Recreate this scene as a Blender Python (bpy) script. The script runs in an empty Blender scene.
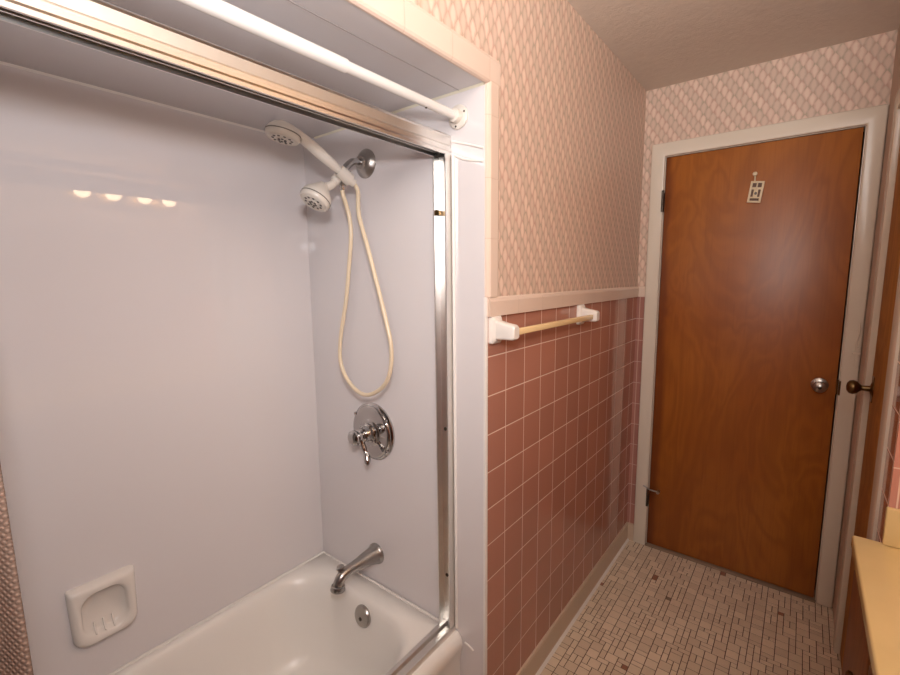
import bpy, bmesh, math, random
from mathutils import Vector, Matrix
random.seed(7)
S = bpy.context.scene
COL = S.collection
PI = math.pi

# ------------------------------------------------------------------ key dimensions (metres)
H = 2.263            # ceiling
YE = -1.362          # end of the tiled left wall (tub opening starts)
YF = -1.369          # face of the faucet-end panel of the alcove
YN = -2.88           # far (near-camera) end of the alcove
XB = -0.768          # back panel of the alcove
HS = 1.878           # soffit of the alcove
XR = 0.852           # right wall with the closet door
YS = -0.945          # stub wall at the end of the vanity
XV = 1.42            # wall behind the vanity
YB = -2.95           # wall behind the camera
P = 0.1095           # wall tile pitch
CB, CT = 1.2953, 1.3472   # tile cap bottom, top
ZB = 0.0908          # baseboard tile top

def srgb(r, g, b):
    f = lambda c: (c/255/12.92) if c/255 <= .04045 else ((c/255+.055)/1.055)**2.4
    return (f(r), f(g), f(b), 1)

# ------------------------------------------------------------------ node helpers
class NT:
    def __init__(s, name):
        s.m = bpy.data.materials.new(name); s.m.use_nodes = True
        s.t = s.m.node_tree; s.t.nodes.clear()
        s.out = s.t.nodes.new('ShaderNodeOutputMaterial')
        s.b = s.t.nodes.new('ShaderNodeBsdfPrincipled')
        s.t.links.new(s.b.outputs[0], s.out.inputs[0])
        s._tc = None
    def n(s, k, **kw):
        x = s.t.nodes.new(k)
        for a, v in kw.items(): setattr(x, a, v)
        return x
    def put(s, sock, v):
        if isinstance(v, bpy.types.NodeSocket): s.t.links.new(v, sock)
        elif v is not None: sock.default_value = v
    def m_(s, op, a, b=None, c=None):
        x = s.n('ShaderNodeMath', operation=op)
        s.put(x.inputs[0], a); s.put(x.inputs[1], b); s.put(x.inputs[2], c)
        return x.outputs[0]
    def co(s, i=None):
        if s._tc is None:
            tc = s.n('ShaderNodeTexCoord'); s._tc = tc.outputs['Object']
            sp = s.n('ShaderNodeSeparateXYZ'); s.t.links.new(s._tc, sp.inputs[0]); s._sp = sp
        return s._tc if i is None else s._sp.outputs[i]
    def comb(s, x=0., y=0., z=0.):
        c = s.n('ShaderNodeCombineXYZ')
        for k, v in enumerate((x, y, z)): s.put(c.inputs[k], v)
        return c.outputs[0]
    def sm(s, v, a, b, lo=0., hi=1.):
        x = s.n('ShaderNodeMapRange', interpolation_type='SMOOTHSTEP')
        s.put(x.inputs[0], v); x.inputs[1].default_value = a; x.inputs[2].default_value = b
        x.inputs[3].default_value = lo; x.inputs[4].default_value = hi
        return x.outputs[0]
    def mix(s, f, a, b):
        x = s.n('ShaderNodeMix', data_type='RGBA')
        s.put(x.inputs[0], f); s.put(x.inputs[6], a); s.put(x.inputs[7], b)
        return x.outputs[2]
    def scale(s, col, f):
        x = s.n('ShaderNodeVectorMath', operation='SCALE')
        s.put(x.inputs[0], col[:3] if isinstance(col, tuple) else col); s.put(x.inputs['Scale'], f)
        return x.outputs[0]
    def noise(s, vec=None, scale=5., detail=2., rough=.5, dist=0.):
        x = s.n('ShaderNodeTexNoise')
        s.put(x.inputs['Vector'], vec if vec is not None else s.co())
        x.inputs['Scale'].default_value = scale; x.inputs['Detail'].default_value = detail
        x.inputs['Roughness'].default_value = rough; x.inputs['Distortion'].default_value = dist
        return x.outputs[0]
    def white(s, vec):
        x = s.n('ShaderNodeTexWhiteNoise'); s.put(x.inputs[0], vec); return x.outputs[0], x.outputs[1]
    def bump(s, h, strength=.3, dist=.001, normal=None):
        x = s.n('ShaderNodeBump'); s.put(x.inputs['Height'], h)
        x.inputs['Strength'].default_value = strength; x.inputs['Distance'].default_value = dist
        if normal is not None: s.put(x.inputs['Normal'], normal)
        return x.outputs[0]
    def mapv(s, sc):
        x = s.n('ShaderNodeMapping'); s.put(x.inputs[0], s.co()); x.inputs['Scale'].default_value = sc
        return x.outputs[0]
    def set(s, **kw):
        for k, v in kw.items(): s.put(s.b.inputs[k.replace('_', ' ')], v)
        return s.m

def plain(name, col, rough=.5, metal=0., var=.06, vscale=18., bump=0., bscale=200., coat=0., spec=.5):
    t = NT(name)
    f = t.noise(scale=vscale, detail=3)
    c = t.mix(f, tuple(x*(1-var) for x in col[:3])+(1,), tuple(min(1, x*(1+var)) for x in col[:3])+(1,))
    t.set(Base_Color=c, Roughness=rough, Metallic=metal, Coat_Weight=coat, Specular_IOR_Level=spec)
    if bump: t.set(Normal=t.bump(t.noise(scale=bscale, detail=3), bump, .001))
    return t.m

def tile_mat(name, ui, uoff, upitch, voff, vpitch, col, grout, g=.0028, rough=.07, var=.08, tilt=.008, split=None):
    """square glazed tile with pale grout; ui = object axis used as the horizontal; v is z"""
    t = NT(name)
    U, V = t.co(ui), t.co(2)
    u = t.m_('DIVIDE', t.m_('SUBTRACT', U, uoff), upitch)
    v = t.m_('DIVIDE', t.m_('SUBTRACT', V, voff), vpitch)
    def edge(w, p):
        f = t.m_('FRACT', w)
        return t.m_('MULTIPLY', t.m_('MINIMUM', f, t.m_('SUBTRACT', 1., f)), p)
    d = t.m_('MINIMUM', edge(u, upitch), edge(v, vpitch))
    mask = t.sm(d, g*.35, g*.75)
    cell = t.comb(t.m_('FLOOR', u), t.m_('FLOOR', v), 0.)
    w1, w3 = t.white(cell)
    bright = t.m_('ADD', 1-var, t.m_('MULTIPLY', w1, 2*var))
    c = t.mix(mask, grout, t.scale(col, bright))
    geo = t.n('ShaderNodeNewGeometry')
    off = t.n('ShaderNodeVectorMath', operation='SUBTRACT'); t.put(off.inputs[0], w3); off.inputs[1].default_value = (.5, .5, .5)
    nn = t.n('ShaderNodeVectorMath', operation='ADD'); t.put(nn.inputs[0], geo.outputs['Normal']); t.put(nn.inputs[1], t.scale(off.outputs[0], tilt))
    no = t.n('ShaderNodeVectorMath', operation='NORMALIZE'); t.put(no.inputs[0], nn.outputs[0])
    h = t.m_('ADD', t.sm(d, g*.3, g*1.6), t.m_('MULTIPLY', t.noise(scale=25., detail=1), .25))
    t.set(Base_Color=c, Roughness=t.m_('ADD', t.m_('MULTIPLY', t.m_('SUBTRACT', 1., mask), .6), rough),
          Normal=t.bump(h, .35, .0012, no.outputs[0]))
    return t.m

def wallpaper_mat(name, ui, pu=.038, pv=.052, k=1.0, soft=.2):
    t = NT(name)
    U, V = t.co(ui), t.co(2)
    wob = t.noise(scale=60., detail=1)
    a = t.m_('ADD', t.m_('DIVIDE', U, pu), t.m_('DIVIDE', V, pv))
    b = t.m_('SUBTRACT', t.m_('DIVIDE', U, pu), t.m_('DIVIDE', V, pv))
    fa = t.m_('SUBTRACT', t.m_('FRACT', a), .5); fb = t.m_('SUBTRACT', t.m_('FRACT', b), .5)
    p = t.m_('ADD', fa, fb); q = t.m_('SUBTRACT', fa, fb)          # p sideways, q upwards, -1..1
    w = t.m_('SUBTRACT', 1.02, t.m_('MULTIPLY', q, .34))
    m = t.m_('ADD', t.m_('MULTIPLY', t.m_('ABSOLUTE', p), w), t.m_('MULTIPLY', t.m_('MULTIPLY', q, q), .62))
    m = t.m_('ADD', m, t.m_('MULTIPLY', t.m_('SUBTRACT', wob, .5), .45))
    drop = t.sm(m, .22, .62, 1., 0.)
    halo = t.sm(m, .55, .80, 1., 0.)
    ida, idb = t.m_('FLOOR', a), t.m_('FLOOR', b)
    odd = t.m_('FLOORED_MODULO', ida, 2.)
    rnd, _ = t.white(t.comb(ida, idb, 0.))
    base = t.mix(t.sm(t.noise(scale=22., detail=2), .35, .65), srgb(178, 164, 142), srgb(200, 160, 144))
    pink = t.mix(odd, srgb(216, 182, 164), srgb(202, 178, 160))
    fill = t.mix(odd, srgb(238, 214, 196), srgb(220, 196, 178))
    fill = t.mix(t.m_('MULTIPLY', rnd, .5), fill, srgb(222, 192, 176))
    c = t.mix(drop, t.mix(halo, base, pink), fill)
    c = t.mix(soft, c, srgb(208, 182, 165))
    t.set(Base_Color=t.scale(c, k), Roughness=.42, Specular_IOR_Level=.4,
          Normal=t.bump(t.m_('ADD', drop, t.m_('MULTIPLY', t.noise(scale=300.), .4)), .12, .001))
    return t.m

def wood_mat(name, c0, c1, c2, ui=0, sx=7., sz=.55, rough=.28, coat=.35, seed=0., spec=.5, strip=None):
    t = NT(name)
    mp = t.n('ShaderNodeMapping'); t.put(mp.inputs[0], t.co()); mp.inputs['Location'].default_value = (seed, seed*.7, seed*1.3)
    mp.inputs['Scale'].default_value = (1, 1, .30)
    big = t.noise(mp.outputs[0], scale=4.5, detail=3., rough=.5, dist=1.0)
    rings = t.m_('FRACT', t.m_('MULTIPLY', big, 9.))
    ring = t.sm(t.m_('ABSOLUTE', t.m_('SUBTRACT', rings, .5)), 0., .5)
    mp2 = t.n('ShaderNodeMapping'); t.put(mp2.inputs[0], t.co()); mp2.inputs['Scale'].default_value = (1, 1, .03)
    fine = t.noise(mp2.outputs[0], scale=160., detail=3, rough=.6)
    patch = t.noise(t.mapv((1, 1, .5)), scale=2.6, detail=2)
    c = t.mix(t.sm(patch, .3, .7), c0, c1)
    c = t.mix(t.m_('MULTIPLY', ring, .30), c, c2)
    c = t.mix(t.m_('MULTIPLY', t.sm(fine, .45, .75), .26), c, c2)
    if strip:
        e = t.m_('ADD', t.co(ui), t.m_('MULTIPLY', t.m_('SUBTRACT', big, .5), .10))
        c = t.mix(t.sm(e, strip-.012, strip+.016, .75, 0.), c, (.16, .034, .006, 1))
    t.set(Base_Color=c, Roughness=rough, Coat_Weight=coat, Coat_Roughness=.3, Specular_IOR_Level=spec,
          Normal=t.bump(t.m_('ADD', t.m_('MULTIPLY', fine, .12), t.m_('MULTIPLY', t.noise(mp.outputs[0], scale=7., detail=2), 1.)), .35, .004))
    return t.m

def emit_mat(name, col, strength):
    t = NT(name)
    t.set(Base_Color=(1, .95, .85, 1), Emission_Color=col, Emission_Strength=strength)
    return t.m

M = {}
M['pink_y'] = tile_mat('pink_tile_left', 1, -1.2637, .1091, CB, P, srgb(184, 128, 109), srgb(232, 206, 190))
M['pink_x'] = tile_mat('pink_tile_far', 0, .015, P, CB, P, srgb(176, 124, 112), srgb(204, 174, 160))
M['pink_stub'] = tile_mat('pink_tile_stub', 0, .866, P, .953, P, srgb(206, 142, 126), srgb(232, 200, 180))
M['paper_y'] = wallpaper_mat('wallpaper_left', 1)
M['paper_x'] = wallpaper_mat('wallpaper_far', 0, soft=.22)
M['peach'] = tile_mat('peach_trim_tile', 1, -1.362, .152, 0, 10., srgb(226, 204, 188), srgb(206, 182, 164), g=.0016, var=.02, rough=.2, tilt=.003)
M['peach_up'] = tile_mat('peach_upright_tile', 1, -5., 10., CT, .152, srgb(226, 204, 188), srgb(206, 182, 164), g=.0016, var=.02, rough=.2, tilt=.003)
M['tan_paint'] = plain('tan_wall_paint', srgb(190, 164, 146), rough=.5)
M['beige'] = tile_mat('beige_base_tile', 1, -1.30, .152, -.01, 1.0, srgb(206, 184, 162), srgb(184, 160, 138), g=.0016, var=.03, rough=.25)
M['acrylic'] = plain('white_acrylic_panel', srgb(224, 218, 218), rough=.014, var=.012, vscale=3., coat=.0)
M['soffit'] = plain('grey_white_soffit_panel', srgb(214, 210, 211), rough=.2, var=.03, vscale=4.)
M['enamel'] = plain('white_tub_enamel', srgb(240, 235, 229), rough=.3, var=.015, vscale=4.)
M['ceramic'] = plain('white_ceramic', srgb(232, 224, 216), rough=.18, var=.02)
M['plastic'] = plain('off_white_plastic', srgb(222, 215, 205), rough=.3, var=.02)
M['plastic_white'] = plain('white_rod_enamel', srgb(232, 230, 226), rough=.22, var=.01)
M['nozzle'] = plain('grey_nozzle_rubber', srgb(96, 92, 88), rough=.5)
M['seam'] = plain('grey_rim_line', srgb(120, 112, 104), rough=.4)
M['hose'] = plain('cream_vinyl_hose', srgb(226, 208, 180), rough=.28, var=.04)
M['chrome'] = plain('polished_chrome', (.50, .49, .485, 1), rough=.09, metal=1., var=.03)
M['nickel'] = plain('brushed_nickel', (.42, .40, .38, 1), rough=.28, metal=1., var=.06)
M['alum'] = plain('bright_aluminium', (.78, .76, .73, 1), rough=.29, metal=1., var=.05, vscale=40.)
M['brass'] = plain('dark_brass', (.17, .105, .045, 1), rough=.3, metal=1., var=.15)
M['brass_bright'] = plain('worn_brass', (.55, .38, .17, 1), rough=.45, metal=1.)
M['iron'] = plain('dark_hinge_metal', (.10, .085, .07, 1), rough=.4, metal=.8, var=.2)
M['black'] = plain('black_rubber', srgb(30, 28, 26), rough=.5)
M['paint'] = plain('white_gloss_paint', srgb(228, 217, 201), rough=.25, var=.03, vscale=8., bump=.05, bscale=60.)
M['caulk'] = plain('cream_caulk', srgb(228, 222, 202), rough=.5)
M['soffit_seam'] = plain('soffit_joint', srgb(168, 162, 160), rough=.5)
M['caulk_white'] = plain('white_caulk', srgb(236, 230, 224), rough=.35)
M['bar'] = plain('cream_towel_rod', srgb(236, 206, 156), rough=.25, var=.03)
M['counter'] = plain('cultured_marble_counter', srgb(224, 196, 140), rough=.22, var=.07, vscale=9., coat=.15)
M['threshold'] = plain('grey_marble_threshold', srgb(150, 130, 112), rough=.35, var=.1)
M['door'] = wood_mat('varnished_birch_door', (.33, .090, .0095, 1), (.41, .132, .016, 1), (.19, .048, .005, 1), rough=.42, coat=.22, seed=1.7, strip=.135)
M['closet'] = wood_mat('varnished_closet_door', (.43, .19, .045, 1), (.48, .23, .06, 1), (.17, .05, .010, 1), rough=.6, coat=.0, spec=.2, seed=5.1)
M['cabinet'] = wood_mat('stained_vanity_wood', (.20, .07, .02, 1), (.26, .10, .03, 1), (.09, .028, .008, 1), rough=.5, coat=.05, spec=.3, seed=9.3)
M['plaque'] = plain('cream_plaque', srgb(226, 206, 172), rough=.4)
M['plaque_dark'] = plain('brown_plaque_inset', srgb(92, 58, 34), rough=.5)
M['bulb'] = emit_mat('lit_globe_bulb', (1, .72, .43, 1), 15.5)

def ceil_mat():
    t = NT('textured_ceiling')
    h = t.m_('ADD', t.noise(scale=55., detail=4, rough=.6, dist=.6), t.m_('MULTIPLY', t.noise(scale=16., detail=2), .6))
    t.set(Base_Color=t.mix(t.noise(scale=30.), srgb(218, 206, 194), srgb(226, 215, 203)), Roughness=.7, Normal=t.bump(h, .28, .005))
    return t.m
M['ceiling'] = ceil_mat()

def curtain_mat():
    t = NT('brown_waffle_cloth')
    at = t.n('ShaderNodeAttribute'); at.attribute_name = 'UVMap'
    uv = t.n('ShaderNodeUVMap'); sp = t.n('ShaderNodeSeparateXYZ'); t.put(sp.inputs[0], uv.outputs[0])
    a = t.m_('SINE', t.m_('MULTIPLY', t.m_('ADD', sp.outputs[0], sp.outputs[1]), 2*PI/.0085))
    b = t.m_('SINE', t.m_('MULTIPLY', t.m_('SUBTRACT', sp.outputs[0], sp.outputs[1]), 2*PI/.0085))
    h = t.m_('MULTIPLY', t.m_('ADD', a, 1.), t.m_('ADD', b, 1.))
    t.t.nodes.remove(at)
    c = t.mix(t.sm(h, 0., 2.2), srgb(124, 104, 92), srgb(150, 128, 115))
    t.set(Base_Color=c, Roughness=.9, Specular_IOR_Level=.1, Normal=t.bump(h, .35, .0015))
    return t.m
M['curtain'] = curtain_mat()

# ------------------------------------------------------------------ geometry helpers
ORG = {}
def obj(name, bm, mats, parent=None, smooth=None, bevel=0., seg=2, origin=None, subsurf=0):
    o_ = Vector((0, 0, 0))
    if parent is not None: o_ = ORG[parent.name]
    elif origin is not None: o_ = Vector(origin)
    if o_.length: bmesh.ops.translate(bm, verts=bm.verts, vec=-o_)
    bmesh.ops.recalc_face_normals(bm, faces=bm.faces)
    me = bpy.data.meshes.new(name); bm.to_mesh(me); bm.free()
    for m in (mats if isinstance(mats, (list, tuple)) else [mats]): me.materials.append(M[m] if isinstance(m, str) else m)
    o = bpy.data.objects.new(name, me); COL.objects.link(o)
    if parent is not None: o.parent = parent
    else: o.location = o_
    ORG[o.name] = o_
    if smooth is not None:
        for p in me.polygons: p.use_smooth = True
        if smooth > 0:
            md = o.modifiers.new('edges', 'EDGE_SPLIT'); md.split_angle = math.radians(smooth)
    if bevel:
        md = o.modifiers.new('bevel', 'BEVEL'); md.width = bevel; md.segments = seg; md.limit_method = 'ANGLE'
        md.angle_limit = math.radians(40); md.harden_normals = False
        for p in me.polygons: p.use_smooth = True
        if smooth is None:
            md2 = o.modifiers.new('edges', 'EDGE_SPLIT'); md2.split_angle = math.radians(30)
    if subsurf:
        md = o.modifiers.new('sub', 'SUBSURF'); md.levels = md.render_levels = subsurf
    return o
def thing(name, label, cat, loc, group=None, kind=None):
    o = bpy.data.objects.new(name, None); COL.objects.link(o); o.location = loc; o.empty_display_size = .05
    ORG[o.name] = Vector(loc)
    return tag(o, label, cat, group, kind)
def tag(o, label=None, cat=None, group=None, kind=None):
    if label: o['label'] = label
    if cat: o['category'] = cat
    if group: o['group'] = group
    if kind: o['kind'] = kind
    return o
def st(name, bm, mats, label=None, cat=None, **kw):
    return tag(obj(name, bm, mats, **kw), label, cat, kind='structure')

def box(bm, x0, x1, y0, y1, z0, z1, mi=0):
    v = [bm.verts.new((x, y, z)) for z in (z0, z1) for y in (y0, y1) for x in (x0, x1)]
    for f in ((0, 1, 3, 2), (4, 6, 7, 5), (0, 4, 5, 1), (2, 3, 7, 6), (0, 2, 6, 4), (1, 5, 7, 3)):
        bm.faces.new([v[i] for i in f]).material_index = mi
    return bm
def B(*a, mi=0): return box(bmesh.new(), *a, mi=mi)
def frame(d):
    d = Vector(d).normalized(); up = Vector((0, 0, 1)) if abs(d.z) < .95 else Vector((1, 0, 0))
    u = d.cross(up).normalized(); return d, u, u.cross(d).normalized()
def lathe(bm, origin, axis, prof, n=32, mi=0):
    """prof = [(distance along axis, radius)]; r=0 closes"""
    o = Vector(origin); d, u, w = frame(axis); prev = None
    for (s, r) in prof:
        if r < 1e-6: ring = [bm.verts.new(o+d*s)]
        else: ring = [bm.verts.new(o+d*s+(u*math.cos(2*PI*k/n)+w*math.sin(2*PI*k/n))*r) for k in range(n)]
        if prev:
            for k in range(n):
                a = prev[k % len(prev)]; b = prev[(k+1) % len(prev)]; c = ring[(k+1) % len(ring)]; e = ring[k % len(ring)]
                vs = []
                for q in (a, b, c, e):
                    if q not in vs: vs.append(q)
                if len(vs) > 2: bm.faces.new(vs).material_index = mi
        prev = ring
    return bm
def L(*a, **k): return lathe(bmesh.new(), *a, **k)
def spline(pts, n=8):
    P_ = [Vector(p) for p in pts]; out = []
    for i in range(len(P_)-1):
        p0 = P_[max(i-1, 0)]; p1 = P_[i]; p2 = P_[i+1]; p3 = P_[min(i+2, len(P_)-1)]
        for k in range(n):
            t = k/n
            out.append(.5*((2*p1)+(p2-p0)*t+(2*p0-5*p1+4*p2-p3)*t*t+(-p0+3*p1-3*p2+p3)*t**3))
    out.append(P_[-1]); return out
def tube(bm, pts, r, n=14, caps=True, mi=0):
    pts = [Vector(p) for p in pts]; rr = r if isinstance(r, (list, tuple)) else [r]*len(pts)
    t0 = (pts[1]-pts[0]).normalized(); _, u, w = frame(t0); prev = None; rings = []
    for i, p in enumerate(pts):
        t = (pts[min(i+1, len(pts)-1)]-pts[max(i-1, 0)]).normalized()
        u = (u - t*u.dot(t)).normalized(); w = t.cross(u)
        ring = [bm.verts.new(p+(u*math.cos(2*PI*k/n)+w*math.sin(2*PI*k/n))*rr[i]) for k in range(n)]
        if prev:
            for k in range(n): bm.faces.new((prev[k], prev[(k+1) % n], ring[(k+1) % n], ring[k])).material_index = mi
        prev = ring; rings.append(ring)
    if caps: bm.faces.new(rings[0][::-1]).material_index = mi; bm.faces.new(rings[-1]).material_index = mi
    return bm
def T(*a, **k): return tube(bmesh.new(), *a, **k)
def prism(bm, poly, axis, a, b, mi=0):
    """poly in the two other axes (cyclic order kept: x->(y,z), y->(x,z), z->(x,y))"""
    def mk(p, s): return {'x': (s, p[0], p[1]), 'y': (p[0], s, p[1]), 'z': (p[0], p[1], s)}[axis]
    v0 = [bm.verts.new(mk(p, a)) for p in poly]; v1 = [bm.verts.new(mk(p, b)) for p in poly]; n = len(poly)
    for k in range(n): bm.faces.new((v0[k], v0[(k+1) % n], v1[(k+1) % n], v1[k])).material_index = mi
    bm.faces.new(v0[::-1]).material_index = mi; bm.faces.new(v1).material_index = mi
    return bm
def PR(*a, **k): return prism(bmesh.new(), *a, **k)
def ball(bm, c, r, sc=(1, 1, 1), mi=0):
    g = bmesh.ops.create_uvsphere(bm, u_segments=24, v_segments=14, radius=r)
    bmesh.ops.scale(bm, verts=g['verts'], vec=sc); bmesh.ops.translate(bm, verts=g['verts'], vec=c)
    return bm
def rrect(x0, x1, y0, y1, r, z, k=10):
    r = min(r, (x1-x0)/2-1e-4, (y1-y0)/2-1e-4); pts = []
    for cx, cy, a0 in ((x1-r, y1-r, 0), (x0+r, y1-r, 90), (x0+r, y0+r, 180), (x1-r, y0+r, 270)):
        for i in range(k+1):
            a = math.radians(a0+90*i/k); pts.append((cx+r*math.cos(a), cy+r*math.sin(a), z))
    return pts
def loops(bm, LS, close_last=True, close_first=False, mi=0):
    prev = None; first = None
    for pts in LS:
        ring = [bm.verts.new(p) for p in pts]; n = len(ring)
        if prev:
            for k in range(n): bm.faces.new((prev[k], prev[(k+1) % n], ring[(k+1) % n], ring[k])).material_index = mi
        else: first = ring
        prev = ring
    if close_last: bm.faces.new(prev)
    if close_first: bm.faces.new(first[::-1])
    return bm

# ------------------------------------------------------------------ room shell
bm = B(-.12, 0, YE, .10, 0, CB+.02, mi=0)                       # tiled lower wall
box(bm, -.12, 0, YE, .10, CB+.02, H, mi=1)
box(bm, -.12, 0, YN, YE, HS+.012, H, mi=1)                      # header over the tub opening
box(bm, -.12, 0, YB-.1, YN, 0, CB+.02, mi=0)
box(bm, -.12, 0, YB-.1, YN, CB+.02, H, mi=1)
st('wall_left', bm, ['pink_y', 'paper_y'], 'left wall of pink square tile below and peach patterned wallpaper above', 'wall')
bm = B(0, .10, 0, .10, 0, CB+.02, mi=0)
box(bm, 0, .10, 0, .10, CB+.02, H, mi=1)
box(bm, .796, 1.0, 0, .10, 0, H, mi=1)
box(bm, .10, .796, 0, .10, 1.95, H, mi=1)
st('wall_far', bm, ['pink_x', 'paper_x'], 'end wall around the wooden entry door, papered above pink tile', 'wall')
bm = B(XR, .97, -.24, 0, 0, H)
box(bm, XR, .97, -.80, -.24, 1.95, H)
box(bm, XR, .97, YS, -.80, CB, H); box(bm, XR, .97, YS, -.80, 0, CB, mi=1)
box(bm, .97, XV+.1, YS, YS+.1, 0, CB, mi=2); box(bm, .97, XV+.1, YS, YS+.1, CB, H)
box(bm, XR+.0005, .97, YS-.0008, YS+.001, .70, CB, mi=2)
st('wall_right', bm, ['tan_paint', 'pink_y', 'pink_stub'], 'right wall holding the narrow closet door, pink tiled at its corner', 'wall')
bm = B(XV, XV+.1, YB-.1, YS, 0, CB, mi=1); box(bm, XV, XV+.1, YB-.1, YS, CB, H)
st('wall_vanity', bm, ['paper_y', 'pink_y'])
bm = B(0, XV, YB-.1, YB, 0, CB, mi=1); box(bm, 0, XV, YB-.1, YB, CB, H)
st('wall_near', bm, ['paper_x', 'pink_x'])
st('ceiling', B(-.12, XV+.1, YB-.1, .10, H, H+.08), 'ceiling', 'textured off-white ceiling above the wallpaper', 'ceiling')

# floor: random block mosaic, every stone a bevelled tablet in dark grout
def floor_mesh():
    bm = B(-.12, XV, YB, .10, -.08, -.0015, mi=0)
    u = .0206; nx = int(XV/u)+1; ny = int(-YB/u)+3
    used = set(); rnd = random.Random(11)
    for j in range(ny):
        for i in range(nx):
            if (i, j) in used: continue
            opts = []
            free = lambda a, b: a < nx and b < ny and (a, b) not in used
            r = free(i+1, j); d = free(i, j+1); rd = free(i+1, j+1)
            if r and d and rd: opts += ['22']*5
            if r: opts += ['21']*3
            if d: opts += ['12']*3
            opts += ['11']*2
            o = rnd.choice(opts); w, h = int(o[0]), int(o[1])
            for a in range(w):
                for b in range(h): used.add((i+a, j+b))
            x0, x1 = .012+i*u, .012+(i+w)*u; y1 = -.002-j*u; y0 = y1-h*u
            if x1 > XV: continue
            g = .0009; x0 += g; x1 -= g; y0 += g; y1 -= g; c = .0012
            q = rnd.random(); mi = 1 if q < .42 else 2 if q < .78 else 3
            if w*h == 1 and rnd.random() < .035: mi = 4 if rnd.random() < .6 else 5
            if w*h == 2 and rnd.random() < .008: mi = 4
            b0 = [bm.verts.new(p) for p in ((x0, y0, -.002), (x1, y0, -.002), (x1, y1, -.002), (x0, y1, -.002))]
            t0 = [bm.verts.new(p) for p in ((x0+c, y0+c, 0), (x1-c, y0+c, 0), (x1-c, y1-c, 0), (x0+c, y1-c, 0))]
            for k in range(4): bm.faces.new((b0[k], b0[(k+1) % 4], t0[(k+1) % 4], t0[k])).material_index = mi
            bm.faces.new(t0).material_index = mi
    return bm
st('floor', floor_mesh(), [plain('dark_grout', srgb(96, 72, 56), rough=.8), plain('mosaic_cream', srgb(226, 208, 186), rough=.35),
   plain('mosaic_tan', srgb(218, 199, 177), rough=.35), plain('mosaic_pale', srgb(232, 214, 192), rough=.35),
   plain('mosaic_rust', srgb(158, 108, 86), rough=.35), plain('mosaic_taupe', srgb(140, 118, 100), rough=.35)],
   'tan mosaic floor of mixed square and oblong stones', 'floor')

# tub alcove panels
bm = B(-.80, -.004, YF, YE-.001, 0, HS)
st('wall_alcove_faucet_end', bm, 'acrylic', 'glossy white panel carrying the shower head, valve and spout', 'wall')
st('wall_alcove_back', B(XB-.04, XB, YN-.04, YF, 0, HS), 'acrylic', 'long glossy white tub panel with the moulded soap dish', 'wall')
st('wall_alcove_foot_end', B(XB-.04, -.004, YN-.04, YN, 0, HS), 'acrylic')
bm = B(XB-.04, -.002, YN, YE, HS, HS+.012)
so = st('ceiling_alcove', bm, 'soffit', 'grey white glossy panel closing the tub alcove from above', 'ceiling')
obj('panel_seam', B(-.082, -.0805, YN, YF, HS-.0012, HS+.001), 'soffit_seam', so)
obj('corner_caulk', PR([(XB-.001, HS+.001), (XB+.006, HS+.001), (XB-.001, HS-.006)], 'y', YN, YF), 'caulk_white', so)
obj('corner_caulk', PR([(YF+.001, HS+.001), (YF-.006, HS+.001), (YF+.001, HS-.006)], 'x', -.70, -.004), 'caulk', so)

# trims: tile cap, opening edge tiles, baseboards
def cap_profile(s):   # (out, z)
    return [(0, CB), (.009, CB), (.010, CT-.012), (.007, CT-.004), (.003, CT), (0, CT)]
bm = PR([(x, z) for x, z in cap_profile(1)], 'y', YE, 0)
prism(bm, [(-x, z) for x, z in cap_profile(1)], 'x', .0, .040)
st('trim_1', bm, 'peach', 'peach tile cap rail along the top of the pink tile', 'trim')
bm = PR([(0, YE+.048), (.004, YE+.048), (.0075, YE+.040), (.0075, YE+.006), (.005, YE), (.001, YE-.005), (-.004, YE-.006), (-.004, YE)], 'z', CT-.001, HS+.004)
st('trim_2', bm, 'peach_up', 'upright strip of peach edge tiles beside the tub opening', 'trim')
bm = PR([(0, HS+.064), (.004, HS+.064), (.0075, HS+.056), (.0075, HS+.006), (.005, HS+.001), (.001, HS-.002), (-.003, HS-.002), (-.003, HS+.002)], 'y', YN, YE+.048)
st('trim_3', bm, 'peach', 'row of peach edge tiles along the head of the tub opening', 'trim')
st('trim_4', PR([(.0, YE+.002), (.0012, YE+.002), (.0015, YE-.004), (0, YF-.001), (-.006, YF-.001)], 'z', 0, CT), 'caulk_white',
   'thin white corner bead between the pink tile and the tub panel', 'trim')
bm = PR([(0, 0), (.013, 0), (.013, .004), (.010, .012), (.009, ZB-.008), (.006, ZB), (0, ZB)], 'y', YE, 0)
bb = st('baseboard_left', bm, 'beige', 'beige tile base along the foot of the pink tiled wall', 'baseboard')
obj('caulk_line', PR([(.012, 0), (.021, 0), (.012, .009)], 'y', YE, -.01), 'caulk_white', bb)
st('baseboard_far', PR([(0, 0), (-.013, 0), (-.013, .004), (-.010, .012), (-.009, ZB-.008), (-.006, ZB), (0, ZB)], 'x', .0, .040), 'beige',
   'short beige tile base between the corner and the door casing', 'baseboard')

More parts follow.
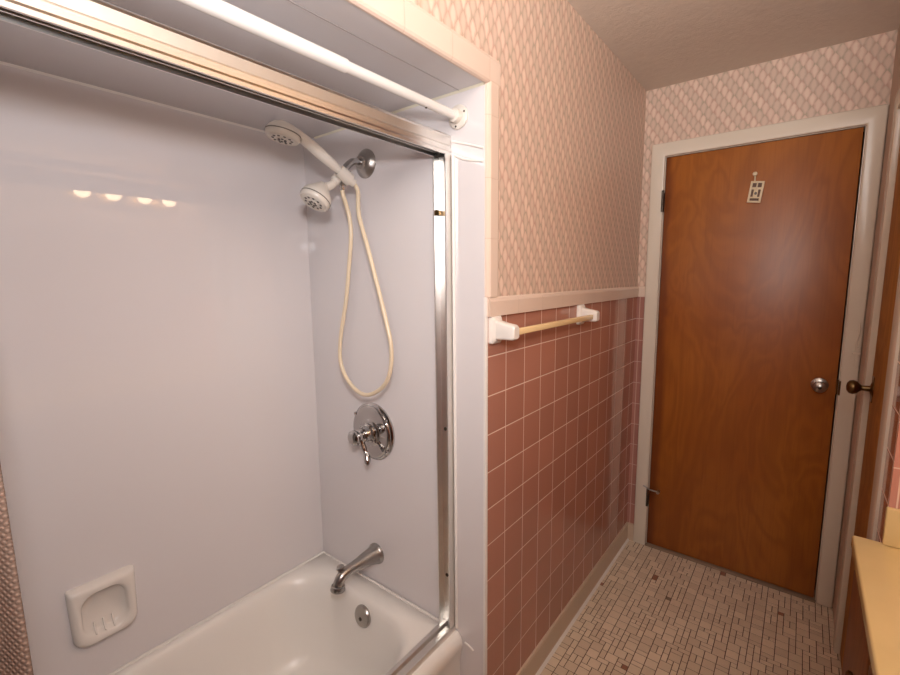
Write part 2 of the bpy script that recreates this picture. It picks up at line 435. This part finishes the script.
# ------------------------------------------------------------------ entry door
bm = PR([(.04, 0), (.10, 0), (.10, 1.95), (.796, 1.95), (.796, 0), (.850, 0), (.850, 2.01), (.04, 2.01)], 'y', -.018, 0)
c1 = st('trim_5', bm, 'paint', 'white painted casing around the wooden entry door', 'trim', bevel=.006, seg=3)
bm = B(.10, .1025, -.001, .06, .0, 1.95); box(bm, .7935, .796, -.001, .06, 0, 1.95); box(bm, .1025, .7935, -.001, .06, 1.9475, 1.95)
obj('jamb', bm, 'paint', c1)
bk = bmesh.new()
tube(bk, spline([(.836, -.020, 1.21), (.838, -.0205, 1.17), (.834, -.020, 1.13), (.838, -.020, 1.06)]), [.003]*25, n=8)
box(bk, .824, .848, -.031, -.017, 1.088, 1.098); box(bk, .833, .842, -.023, -.017, 1.04, 1.115)
obj('painted_bracket', bk, 'paint', c1)
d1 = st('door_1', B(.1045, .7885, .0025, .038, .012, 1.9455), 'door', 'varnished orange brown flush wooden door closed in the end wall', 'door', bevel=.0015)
kb = obj('door_knob', L((.736, .0025, .947), (0, -1, 0), [(0, .0), (0, .029), (.004, .029), (.008, .022), (.010, .011), (.030, .010), (.034, .016), (.039, .0215), (.047, .0235), (.055, .021), (.060, .013), (.0645, 0)]), 'nickel', d1, smooth=40)
obj('keyhole_button', L((.736, -.0615, .947), (0, -1, 0), [(0, .006), (.004, .006), (.005, .004), (.005, 0)], n=16), 'iron', kb, smooth=40)
def hinge(z, stop=False):
    bm = bmesh.new()
    lathe(bm, (.1005, -.021, z-.045), (0, 0, 1), [(0, 0), (0, .0055), (.028, .0055), (.0285, .0048), (.0295, .0055), (.060, .0055), (.0605, .0048), (.0615, .0055), (.09, .0055), (.09, 0)], n=14)
    ball(bm, (.1005, -.021, z+.049), .0055)
    box(bm, .097, .104, -.019, .004, z-.043, z+.043)
    h = obj('hinge', bm, 'iron', d1, smooth=40)
    if stop:
        bm = bmesh.new()
        tube(bm, [(.1005, -.024, z+.052), (.118, -.031, z+.050), (.152, -.026, z+.048)], .004, n=10)
        lathe(bm, (.152, -.030, z+.048), (0, 1, 0), [(-.007, 0), (-.007, .008), (.012, .008), (.016, .006), (.016, 0)], n=14)
        tube(bm, [(.1005, -.024, z+.052), (.086, -.026, z+.060), (.080, -.024, z+.060)], .003, n=10)
        obj('hinge_pin_stop', bm, 'nickel', h, smooth=40)
hinge(1.742); hinge(.268, True)
lt = obj('latch_plate', B(.7885, .7945, -.004, .02, .917, .977), 'brass', d1)
obj('strike_plate', B(.7952, .801, -.0192, -.004, .917, .975), 'brass', c1)
st('trim_6', B(.10, .796, -.016, .08, 0, .007), 'threshold', 'worn grey strip under the entry door', 'trim', bevel=.002)

# ------------------------------------------------------------------ closet door on the right wall
bm = PR([(-.235, 0), (-.30, 0), (-.30, 1.915), (-.735, 1.915), (-.735, 0), (-.83, 0), (-.83, 1.975), (-.235, 1.975)], 'x', .845, .872)
st('trim_7', bm, 'paint', 'white painted casing around the narrow closet door', 'trim', bevel=.004)
d2 = st('door_2', B(.862, .895, -.7335, -.3015, .01, 1.9135), 'closet', 'narrow brown varnished closet door beside the vanity', 'door', bevel=.0015)
bm = L((.862, -.352, 1.020), (-1, 0, 0), [(0, 0), (0, .024), (.003, .024), (.006, .018), (.008, .010), (.028, .009), (.034, .014), (.040, .021), (.050, .0245), (.060, .0215), (.066, .013), (.068, 0)])
k2 = obj('door_knob', bm, 'brass', d2, smooth=40)
tag(k2, 'dark brass egg-shaped knob')
obj('knob_backplate', B(.8595, .8622, -.368, -.336, .975, 1.062), 'brass', d2, bevel=.001)

# ------------------------------------------------------------------ vanity
v = thing('vanity_cabinet', 'dark stained wooden vanity cabinet under the yellow counter', 'cabinet', (1.1, -1.5, 0))
bm = B(.818, 1.405, -2.02, -.962, .09, .737); box(bm, .87, 1.40, -2.0, -.98, 0, .09)
obj('body', bm, 'cabinet', v, bevel=.002)
for y0, y1 in ((-1.30, -.985), (-1.635, -1.32), (-1.99, -1.655)):
    dd = obj('door', B(.802, .818, y0, y1, .13, .70), 'cabinet', v, bevel=.004)
    obj('knob', L((.802, y1-.03 if y0 < -1.4 else y0+.03, .62), (-1, 0, 0), [(0, .006), (.010, .005), (.014, .011), (.020, .012), (.024, .008), (.025, 0)], n=18), 'brass', dd, smooth=40)
ct = thing('vanity_countertop', 'pale yellow marbled vanity counter with short splash at its end', 'countertop', (1.1, -1.5, .737))
obj('counter_slab', B(.795, 1.417, -2.04, YS-.0015, .7375, .767), 'counter', ct, bevel=.005, seg=3)
obj('side_splash', B(.848, 1.417, YS-.018, YS-.0015, .7675, .858), 'counter', ct, bevel=.003)
obj('back_splash', B(1.40, 1.417, -2.04, YS-.020, .7675, .858), 'counter', ct, bevel=.003)

# vanity lamp: the four globe bulbs mirrored in the tub panel
vl = thing('vanity_light', 'four lit globe bulbs on a chrome bar, mirrored in the tub panel', 'lamp', (1.40, -1.235, 1.93))
obj('backplate', B(1.385, 1.419, -1.59, -.955, 1.875, 1.985), 'brass_bright', vl, bevel=.004)
BULBS = [(1.315, y, 1.944) for y in (-1.503, -1.345, -1.170, -1.020)]
for b in BULBS:
    obj('socket', L((1.386, b[1], b[2]), (-1, 0, 0), [(0, .024), (.03, .022), (.031, 0)], n=20), 'chrome', vl, smooth=40)
    obj('bulb', ball(bmesh.new(), b, .042), 'bulb', vl, smooth=0)

# ------------------------------------------------------------------ bathtub
bm = bmesh.new()
X0 = XB+.0015; X1 = -.079; Y0 = YN+.0015; Y1 = YF-.0015; Z = .328
LS = [rrect(X0, X1-.012, Y0, Y1, .004, .0), rrect(X0, X1-.012, Y0, Y1, .004, .12), rrect(X0, X1-.010, Y0, Y1, .004, .24),
      rrect(X0, X1-.004, Y0, Y1, .005, .275), rrect(X0, X1, Y0, Y1, .006, .292), rrect(X0, X1-.001, Y0, Y1, .006, .306),
      rrect(X0, X1-.006, Y0, Y1, .006, .318), rrect(X0, X1-.016, Y0, Y1, .006, .3265), rrect(X0, X1-.026, Y0, Y1, .006, Z),
      rrect(X0+.022, X1-.068, Y0+.08, Y1-.066, .15, Z), rrect(X0+.028, X1-.077, Y0+.09, Y1-.074, .15, Z-.003), rrect(X0+.034, X1-.087, Y0+.10, Y1-.082, .15, Z-.012),
      rrect(X0+.041, X1-.095, Y0+.11, Y1-.089, .155, Z-.03), rrect(X0+.052, X1-.105, Y0+.13, Y1-.099, .16, Z-.08),
      rrect(X0+.070, X1-.121, Y0+.18, Y1-.115, .165, .15), rrect(X0+.088, X1-.135, Y0+.24, Y1-.135, .165, .09),
      rrect(X0+.105, X1-.151, Y0+.28, Y1-.160, .16, .06), rrect(X0+.135, X1-.178, Y0+.33, Y1-.20, .14, .043), rrect(X0+.18, X1-.223, Y0+.4, Y1-.27, .10, .038)]
loops(bm, LS, True, True)
tub = obj('bathtub', bm, 'enamel', smooth=0, origin=(-.41, -2.12, 0))
tag(tub, 'white enamel bathtub set in the panelled alcove', 'bathtub')
obj('caulk', T([(X0+.0045, Y0+.004, Z-.0005), (X0+.0045, Y1-.0045, Z-.0005), (-.165, Y1-.0045, Z-.0005)], .0055, n=10), 'caulk_white', tub, smooth=60)
ov = bmesh.new(); lathe(ov, (-.425, -1.4655, .278), (0, -1, .16), [(-.006, .030), (0, .036), (.005, .036), (.010, .032), (.012, .024), (.0125, 0)], n=32)
o2 = obj('overflow_plate', ov, 'nickel', tub, smooth=35)
obj('screw', L((-.425, -1.478, .274), (0, -1, .16), [(0, .006), (.003, .006), (.004, .004), (.004, 0)], n=14), 'iron', o2, smooth=35)
obj('drain', L((-.44, -1.72, .0385), (0, 0, 1), [(0, .036), (.003, .036), (.005, .028), (.001, .022), (.001, 0)], n=28), 'nickel', tub, smooth=35)

# tub spout
sp = thing('tub_spout', 'brushed nickel tub spout with diverter knob, under the valve', 'spout', (-.456, YF, .443))
bm = bmesh.new()
lathe(bm, (-.456, YF, .443), (0, -1, 0), [(-.001, 0), (-.001, .036), (.006, .0365), (.010, .034), (.012, .032)], n=28)
tube(bm, spline([(-.456, YF-.010, .443), (-.458, YF-.04, .443), (-.460, YF-.082, .443), (-.462, YF-.122, .442), (-.463, YF-.148, .434), (-.464, YF-.160, .418), (-.464, YF-.164, .402)], 6),
     [.0325-.0155*min(1, i/15) if i < 16 else .017 for i in range(37)], n=24)
obj('spout_body', bm, 'nickel', sp, smooth=50)
obj('spout_mouth', L((-.464, YF-.1635, .413), (0, -.12, -1), [(0, .0175), (.002, .0215), (.010, .0235), (.016, .0240), (.019, .022), (.019, .016), (.010, .015), (.010, 0)], n=28), 'nickel', sp, smooth=40)
obj('diverter_knob', L((-.463, YF-.149, .446), (0, -.12, 1), [(0, .008), (.010, .007), (.012, .012), (.018, .0145), (.025, .012), (.028, .006), (.029, 0)], n=20), 'nickel', sp, smooth=40)

# valve
vc = Vector((-.449, YF, .889))
va = thing('shower_valve', 'round chrome shower valve plate with hooked lever handle', 'valve', vc)
es = obj('escutcheon', L(vc, (0, -1, 0), [(-.001, 0), (-.001, .097), (.006, .0975), (.009, .094), (.011, .090), (.015, .089), (.018, .085), (.019, .078), (.021, .050), (.022, .046), (.024, .044), (.026, .040), (.026, 0)], n=56), 'chrome', va, smooth=40)
for a in (35, 145, 215, 325):
    p = vc+Vector((math.cos(math.radians(a))*.090, -.012, math.sin(math.radians(a))*.090))
    obj('rim_screw', L(p, (0, -1, 0), [(0, .006), (.006, .006), (.008, .004), (.008, 0)], n=14), 'chrome', es, smooth=40)
hd = obj('handle_hub', L(vc, (0, -1, 0), [(.024, .034), (.032, .033), (.036, .026), (.048, .022), (.052, .024), (.060, .024), (.064, .017), (.075, .016), (.078, .022), (.084, .0255), (.092, .0245), (.098, .018), (.101, .010), (.1015, 0)], n=36), 'chrome', va, smooth=40)
q = vc+Vector((0, -.058, 0))
obj('lever', T(spline([q, q+Vector((.006, -.001, -.024)), q+Vector((.016, .000, -.046)), q+Vector((.026, -.001, -.064)), q+Vector((.034, -.006, -.082)), q+Vector((.037, -.012, -.088))], 6),
     [.010]*6+[.009]*6+[.0075]*4+[.0085, .0095]+[.0105]*5+[.010, .009, .008, .007, .006, .005, .0035, .002], n=16), 'chrome', hd, smooth=60)

# shower arm, bracket and fixed head
sa = thing('shower_fixture', 'chrome shower arm with white bracket and round white lower shower head', 'shower head', (-.447, YF, 1.753))
obj('flange', L((-.447, YF, 1.753), (0, -1, 0), [(0, 0), (0, .044), (.003, .044), (.006, .040), (.012, .034), (.018, .028), (.020, .020), (.028, .018), (.029, .012), (.029, 0)], n=36), 'nickel', sa, smooth=40)
obj('arm', T(spline([(-.447, YF-.005, 1.753), (-.447, YF-.035, 1.753), (-.447, YF-.055, 1.748), (-.447, YF-.075, 1.733), (-.447, YF-.100, 1.706)], 6), .0105, n=18), 'chrome', sa, smooth=60)
A0 = Vector((-.447, YF-.092, 1.714)); ax = Vector((0, -.68, -.73)).normalized()
CL = A0+ax*.026+Vector((.031, 0, 0)); hxd = Vector((.19, .80, -.57)).normalized()   # clip and handle direction
bm = bmesh.new()
lathe(bm, A0, ax, [(0, 0), (0, .0140), (.006, .0155), (.040, .0155), (.046, .014), (.050, .011), (.052, 0)], n=24)
lathe(bm, CL, hxd, [(-.022, .0142), (-.022, .0180), (.0, .0190), (.020, .0185), (.020, .0140), (-.022, .0142)], n=26)
box(bm, A0.x+.010, CL.x-.0160, CL.y-.008, CL.y+.008, CL.z-.008, CL.z+.008)
br = obj('diverter_bracket', bm, 'plastic', sa, smooth=45)
NUT = A0+ax*.030+Vector((.010, .008, -.020))
obj('hose_nut', L(NUT+Vector((0, 0, .012)), (0, .1, -1), [(0, .009), (.004, .0105), (.016, .0105), (.018, .008), (.026, .0075), (.026, 0)], n=8), 'chrome', br)
HC = Vector((-.456, -1.556, 1.623)); hx = Vector((-.03, -.55, -.83)).normalized()
HB = A0+ax*.048
bm = bmesh.new()
tube(bm, [HB-ax*.006, HB+ax*.012, HC-hx*.036], [.011, .0115, .014], n=20)
lathe(bm, HC, hx, [(-.056, 0), (-.054, .014), (-.046, .019), (-.032, .029), (-.018, .040), (-.010, .0435), (-.003, .0445), (-.0028, .0452)], n=36)
sh = obj('shower_head', bm, 'plastic', sa, smooth=50)
def face_plate(parent, C, n_, R):
    bm = bmesh.new()
    lathe(bm, C, n_, [(-.003, R*1.005), (-.0015, R*1.012), (0, R*1.005)], n=40)
    obj('rim_line', bm, 'seam', parent, smooth=40)
    fp = obj('spray_face', L(C, n_, [(-.001, R*.985), (.007, R*.97), (.012, R*.88), (.010, R*.80), (.013, R*.70), (.0125, R*.35), (.015, R*.30), (.015, 0)], n=40), 'plastic', parent, smooth=35)
    d, u, w = frame(n_); bm = bmesh.new()
    for cnt, rr, s0 in ((6, .20, .015), (10, .53, .0125)):
        for k in range(cnt):
            a = 2*PI*k/cnt
            lathe(bm, Vector(C)+d*(s0-.001)+(u*math.cos(a)+w*math.sin(a))*R*rr, n_, [(0, R*.085), (.002, R*.08), (.003, R*.04), (.003, 0)], n=10)
    obj('spray_nozzles', bm, 'nozzle', fp, smooth=40)
face_plate(sh, HC, hx, .0445)

# hand shower in the bracket, with its hose
hs = thing('hand_shower', 'off-white hand shower held in the bracket with looping cream hose', 'hand shower', (-.447, -1.46, 1.69))
E0 = CL+hxd*.034                                                 # lower end of the handle
G = [E0, CL, CL-hxd*.030, CL-hxd*.075, CL-hxd*.120, Vector((-.451, -1.628, 1.796))]
gp = spline(G, 6)
bm = T(gp, [.0116]*11+[.0116+.0042*math.sin(PI*i/19) for i in range(20)], n=20)
hand = obj('handle', bm, 'plastic', hs, smooth=60)
UC = Vector((-.452, -1.650, 1.776)); ux = Vector((-.06, -.20, -.97)).normalized()
hh = obj('head', L(UC, ux, [(-.030, 0), (-.029, .018), (-.024, .030), (-.014, .040), (-.004, .0455), (-.0028, .0462)], n=40), 'plastic', hs, smooth=50)
face_plate(hh, UC, ux, .0455)
yh = -1.455
def hp(x, z, y=yh): return (x, y, z)
hose = spline([tuple(NUT+Vector((0, -.0014, -.0155))), tuple(NUT+Vector((.002, .001, -.03))), hp(-0.434, 1.588), hp(-0.428, 1.529), hp(-0.442, 1.440), hp(-0.463, 1.333), hp(-0.495, 1.221), hp(-0.504, 1.145), hp(-0.483, 1.092), hp(-0.436, 1.053), hp(-0.385, 1.042), hp(-0.331, 1.063), hp(-0.291, 1.099), hp(-0.272, 1.149), hp(-0.270, 1.208), hp(-0.284, 1.265), hp(-0.306, 1.337), hp(-0.332, 1.417), hp(-0.358, 1.496), hp(-0.389, 1.584), tuple(E0+hxd*.012+Vector((.002, 0, -.016))), tuple(E0+hxd*.001)], 8)
obj('hose', T(hose, .0063, n=12), 'hose', hs, smooth=0)

# ------------------------------------------------------------------ shower door frame
df = thing('shower_door_frame', 'bright metal sliding door frame around the tub opening, without panels', 'door frame', (-.138, -2.12, .328))
XI, XO = -.153, -.110
rz0, rz1 = 1.722, 1.772
prof = [(XO, rz0), (XO, rz0+.007), (XO+.002, rz0+.010), (XO+.002, rz0+.017), (XO-.0015, rz0+.019), (XO-.0015, rz0+.022), (XO+.001, rz0+.024), (XO-.001, rz1-.006), (XO+.002, rz1-.003), (XO, rz1),
        (XI, rz1), (XI, rz0), (XI+.003, rz0), (XI+.003, rz0+.018), (XI+.017, rz0+.018), (XI+.017, rz0+.004), (XI+.020, rz0+.004), (XI+.020, rz0+.018), (XO-.005, rz0+.018), (XO-.005, rz0)]
rail = obj('header_rail', PR(prof, 'y', YN+.002, YF-.002), 'alum', df)
obj('end_block', B(XI+.004, XO-.006, YF-.022, YF-.004, rz0-.004, rz0+.012), 'black', rail, bevel=.001)
def jamb(yw, s):
    a, b = sorted((yw, yw-.026*s)); w0, w1 = sorted((yw, yw-.004*s))
    bm = B(XI, XI+.003, a, b, .345, rz0); box(bm, XI+.003, XO-.003, w0, w1, .345, rz0); box(bm, XO-.003, XO, a, b, .345, rz0)
    return obj('side_channel', bm, 'alum', df)
j = jamb(YF-.001, 1); jamb(YN+.001, -1)
for z in (.50, .962):
    obj('screw', L((-.136, YF-.0048, z), (0, -1, 0), [(0, .0055), (.002, .0055), (.003, .003), (.003, 0)], n=12), 'iron', j, smooth=40)
bm = B(XI+.003, XI+.012, YF-.026, YF-.006, 1.568, 1.582); 
obj('bumper', bm, 'brass', j, bevel=.001)
tz = Z+.0006
tp = [(-.154, tz), (-.154, tz+.013), (-.152, tz+.015), (-.140, tz+.0145), (-.138, tz+.012), (-.136, tz+.005), (-.114, tz+.003), (-.113, tz+.013), (-.111, tz+.015), (-.108, tz+.014), (-.106, tz)]
obj('bottom_track', PR(tp, 'y', YN+.002, YF-.002), 'alum', df)
obj('bead', T([(-.104, YF-.001, .335), (-.104, YF-.001, rz0)], .0045, n=12), 'caulk_white', df, smooth=60)
def cb(pts): return T(spline(pts, 6), .0032, n=10)
obj('bead', cb([(-.107, YF-.0005, 1.757), (-.06, YF-.0005, 1.742), (-.008, YF-.0005, 1.724)]), 'caulk_white', df, smooth=60)
obj('bead', cb([(-.104, YF-.0005, 1.722), (-.06, YF-.0005, 1.703), (-.008, YF-.0005, 1.692)]), 'caulk_white', df, smooth=60)
obj('bead', cb([(-.074, YF-.0005, .301), (-.058, YF-.0005, .298), (-.042, YF-.0005, .291)]), 'caulk_white', df, smooth=60)

# ------------------------------------------------------------------ curtain rod and curtain
rx, rzz = -.084, 1.813
rod = thing('shower_curtain_rod', 'white tension rod across the head of the tub opening', 'rod', (rx, -2.12, rzz))
obj('outer_tube', T([(rx, YN+.02, rzz), (rx, -1.742, rzz)], .0135, n=20), 'plastic_white', rod, smooth=50)
obj('inner_tube', T([(rx, -1.75, rzz), (rx, YF-.018, rzz)], .0112, n=20), 'plastic_white', rod, smooth=50)
obj('spring_button', ball(bmesh.new(), (rx, -1.50, rzz-.0108), .003), 'iron', rod, smooth=0)
for yy, s in ((YF-.0008, -1), (YN+.0008, 1)):
    f = obj('end_flange', L((rx, yy, rzz), (0, s, 0), [(0, 0), (0, .030), (.005, .030), (.008, .027), (.009, .018), (.024, .0165), (.026, .014), (.026, 0)], n=28), 'plastic', rod, smooth=40)
    for a in (20, 140, 260):
        p = Vector((rx+.024*math.cos(math.radians(a)), yy+s*.006, rzz+.024*math.sin(math.radians(a))))
        obj('screw', L(p, (0, s, 0), [(0, .003), (.0025, .003), (.003, 0)], n=10), 'iron', f, smooth=40)
bm = bmesh.new(); uvl = bm.loops.layers.uv.new('UVMap')
NU, NV = 120, 40; grid = []; uvs = {}
for jv in range(NV+1):
    z = .14+(1.790-.14)*jv/NV; row = []
    k = max(0, min(1, (z-.42)/1.25)); xc = -.012*(1-k)-.070*k; amp = .026*(1-k)+.011*k
    arc = 0
    for iu in range(NU+1):
        s = iu/NU; y = -2.296-.56*s
        x = xc+amp*math.cos(s*2*PI*7)
        vv = bm.verts.new((x, y+.004*math.sin(s*40), z)); row.append(vv)
        if iu: arc += (row[-1].co-row[-2].co).length
        uvs[vv] = (arc, z)
    grid.append(row)
for jv in range(NV):
    for iu in range(NU):
        f = bm.faces.new((grid[jv][iu], grid[jv][iu+1], grid[jv+1][iu+1], grid[jv+1][iu]))
        for lp in f.loops: lp[uvl].uv = uvs[lp.vert]
cu = obj('shower_curtain', bm, 'curtain', smooth=0, origin=(-.02, -2.57, .14))
md = cu.modifiers.new('cloth', 'SOLIDIFY'); md.thickness = .003; md.offset = 0
tag(cu, 'brown waffle weave shower curtain drawn aside at the left edge', 'curtain')
for k in range(8):
    y = -2.31-.545*k/7.6
    bm = bmesh.new(); pts = [(rx+.020*math.cos(a), y, rzz-.009+.0246*math.sin(a)) for a in [2*PI*i/24 for i in range(25)]]
    tube(bm, pts, .0018, n=8, caps=False)
    obj('curtain_ring', bm, 'chrome', cu, smooth=60)

# ------------------------------------------------------------------ soap dish
sd = thing('soap_dish', 'white moulded soap dish on the long tub panel', 'soap dish', (XB, -2.07, .45))
def dloop(w0, w1, zl, zh, r, x, dz=0):
    # outline: wider above, rounded below; in the (y,z) plane
    yc = -2.070; pts = []
    def corner(cy, cz, rr, a0):
        for i in range(7):
            a = math.radians(a0+90*i/6); pts.append((x, cy+rr*math.cos(a), cz+rr*math.sin(a)))
    rt, rb = r
    corner(yc+w1-rt, zh-rt, rt, 0); corner(yc-w1+rt, zh-rt, rt, 90); corner(yc-w0+rb, zl+rb, rb, 180); corner(yc+w0-rb, zl+rb, rb, 270)
    return pts
bm = bmesh.new()
loops(bm, [dloop(.070, .074, .447, .614, (.006, .030), XB-.001), dloop(.072, .075, .446, .615, (.006, .032), XB+.010), dloop(.068, .071, .450, .609, (.008, .032), XB+.022), dloop(.062, .064, .456, .602, (.012, .034), XB+.027),
           dloop(.054, .054, .466, .592, (.034, .034), XB+.026), dloop(.050, .050, .471, .587, (.036, .036), XB+.021), dloop(.049, .048, .476, .585, (.036, .034), XB+.010), dloop(.046, .046, .482, .582, (.034, .034), XB+.004)], True)
obj('dish_body', bm, 'ceramic', sd, smooth=0)
for k in (-1, 0, 1):
    y = -2.075+k*.020
    obj('ridge', T([(XB+.006, y, .502), (XB+.010, y, .488), (XB+.020, y, .4765), (XB+.024, y, .4745)], .0022, n=8), 'ceramic', sd, smooth=60)

# ------------------------------------------------------------------ towel bar
tb = thing('towel_bar', 'cream towel bar between two white ceramic posts on pink tile', 'towel bar', (0, -1.03, 1.255))
def post(yc):
    bm = bmesh.new(); zc = 1.258
    LS = []
    for x, hy, hz, r, dz in ((-.001, .026, .037, .006, 0), (.009, .026, .037, .006, 0), (.014, .022, .032, .008, 0), (.017, .017, .026, .008, 0), (.040, .0165, .0225, .008, -.002), (.066, .016, .020, .007, -.004), (.072, .013, .016, .007, -.004)):
        LS.append([(x, b, a) for a, b, _ in rrect(zc+dz-hz, zc+dz+hz, yc-hy, yc+hy, r, 0, k=5)])
    loops(bm, LS, True, True)
    return obj('post', bm, 'ceramic', tb, smooth=40)
post(-1.330); post(-.735)
obj('bar', B(.045, .060, -1.316, -.750, 1.2435, 1.2605), 'bar', tb, bevel=.003)

# ------------------------------------------------------------------ plaque on the entry door
pq = thing('door_plaque', 'small cream openwork plaque hung from a peg on the entry door', 'plaque', (.466, 0, 1.75))
th = math.radians(-7); PC = Vector((.4645, 0, 1.747))
def rot(bm):
    bmesh.ops.rotate(bm, verts=bm.verts, cent=PC, matrix=Matrix.Rotation(-th, 3, 'Y')); return bm
def pb(bm, x0, x1, z0, z1, y0=-.007, y1=-.0015): return box(bm, PC.x+x0, PC.x+x1, y0, y1, PC.z+z0, PC.z+z1)
w, h = .0245, .044
bm = bmesh.new()
pb(bm, -w, -w+.008, -h, h); pb(bm, w-.008, w, -h, h); pb(bm, -w+.008, w-.008, h-.008, h); pb(bm, -w+.008, w-.008, -h, -h+.008)
pb(bm, -.0025, .0025, .012, h-.008); pb(bm, -w+.008, w-.008, .010, .019); pb(bm, -w+.008, w-.008, -.026, -.020)
pb(bm, -.008, .008, -.020, .010)
obj('frame', rot(bm), 'plaque', pq, bevel=.001)
bm = bmesh.new(); pb(bm, -w+.007, w-.007, -h+.007, h-.007, -.0035, -.0018)
obj('backing', rot(bm), 'plaque_dark', pq)
obj('motif', ball(bmesh.new(), (PC.x, -.0075, PC.z-.006), .005, (1, .3, 1.2)), 'nozzle', pq, smooth=0)
bm = bmesh.new(); tube(bm, [(PC.x-.006, -.005, PC.z+.041), (PC.x-.0065, -.006, PC.z+.068)], .003, n=10)
obj('strap', bm, 'plaque', pq)
bm = L((PC.x-.007, .0022, PC.z+.074), (0, -1, 0), [(0, 0), (0, .0035), (.006, .0035), (.007, .0075), (.011, .009), (.015, .0075), (.017, 0)], n=18)
obj('peg', bm, 'plaque', pq, smooth=40)

# ------------------------------------------------------------------ lights
def spot(name, loc, aim, power, col, size, blend, rad):
    l = bpy.data.lights.new(name, 'SPOT'); l.energy = power; l.color = col; l.spot_size = math.radians(size); l.spot_blend = blend; l.shadow_soft_size = rad
    o = bpy.data.objects.new(name, l); COL.objects.link(o); o.location = loc
    o.rotation_euler = (Vector(aim)-Vector(loc)).to_track_quat('-Z', 'Y').to_euler(); return o
spot('camera_flash', (.66, -2.36, 1.63), (-.77, -1.75, 1.66), 31, (1, .972, .985), 150, 1., .05)
spot('bounce_flash', (.80, -2.45, 1.72), (.74, -2.05, 2.263), 68, (1, .975, .965), 120, 1., .06)
al = bpy.data.lights.new('photo_softbox', 'AREA'); al.shape = 'RECTANGLE'; al.size = .8; al.size_y = .55; al.energy = 10; al.color = (1, .98, .95); al.spread = math.radians(140)
ao = bpy.data.objects.new('photo_softbox', al); COL.objects.link(ao); ao.location = (.98, -2.80, 2.02)
ao.rotation_euler = (Vector((.30, -.5, 2.45))-Vector(ao.location)).to_track_quat('-Z', 'Y').to_euler()
w_ = bpy.data.worlds.new('world'); S.world = w_; w_.use_nodes = True
w_.node_tree.nodes['Background'].inputs[0].default_value = (.0, .0, .0, 1)

# ------------------------------------------------------------------ camera
C = Vector((.6592, -2.3638, 1.4006)); yaw, pit, rol = (math.radians(a) for a in (38.0938, 7.6203, -.5228))
fw = Vector((-math.sin(yaw)*math.cos(pit), math.cos(yaw)*math.cos(pit), -math.sin(pit)))
r = Vector((math.cos(yaw), math.sin(yaw), 0)); u = r.cross(fw)
r2 = r*math.cos(rol)+u*math.sin(rol); u2 = -r*math.sin(rol)+u*math.cos(rol)
cam = bpy.data.cameras.new('camera'); co = bpy.data.objects.new('camera', cam); COL.objects.link(co)
mt = Matrix((r2, u2, -fw)).transposed().to_4x4(); mt.translation = C; co.matrix_world = mt
cam.sensor_fit = 'HORIZONTAL'; cam.sensor_width = 36; cam.lens = 451.1686/900*36; cam.clip_start = .02
S.camera = co
S.view_settings.view_transform = 'Standard'; S.view_settings.look = 'None'; S.view_settings.gamma = 1
S.view_settings.use_curve_mapping = False; S.view_settings.exposure = 0.18
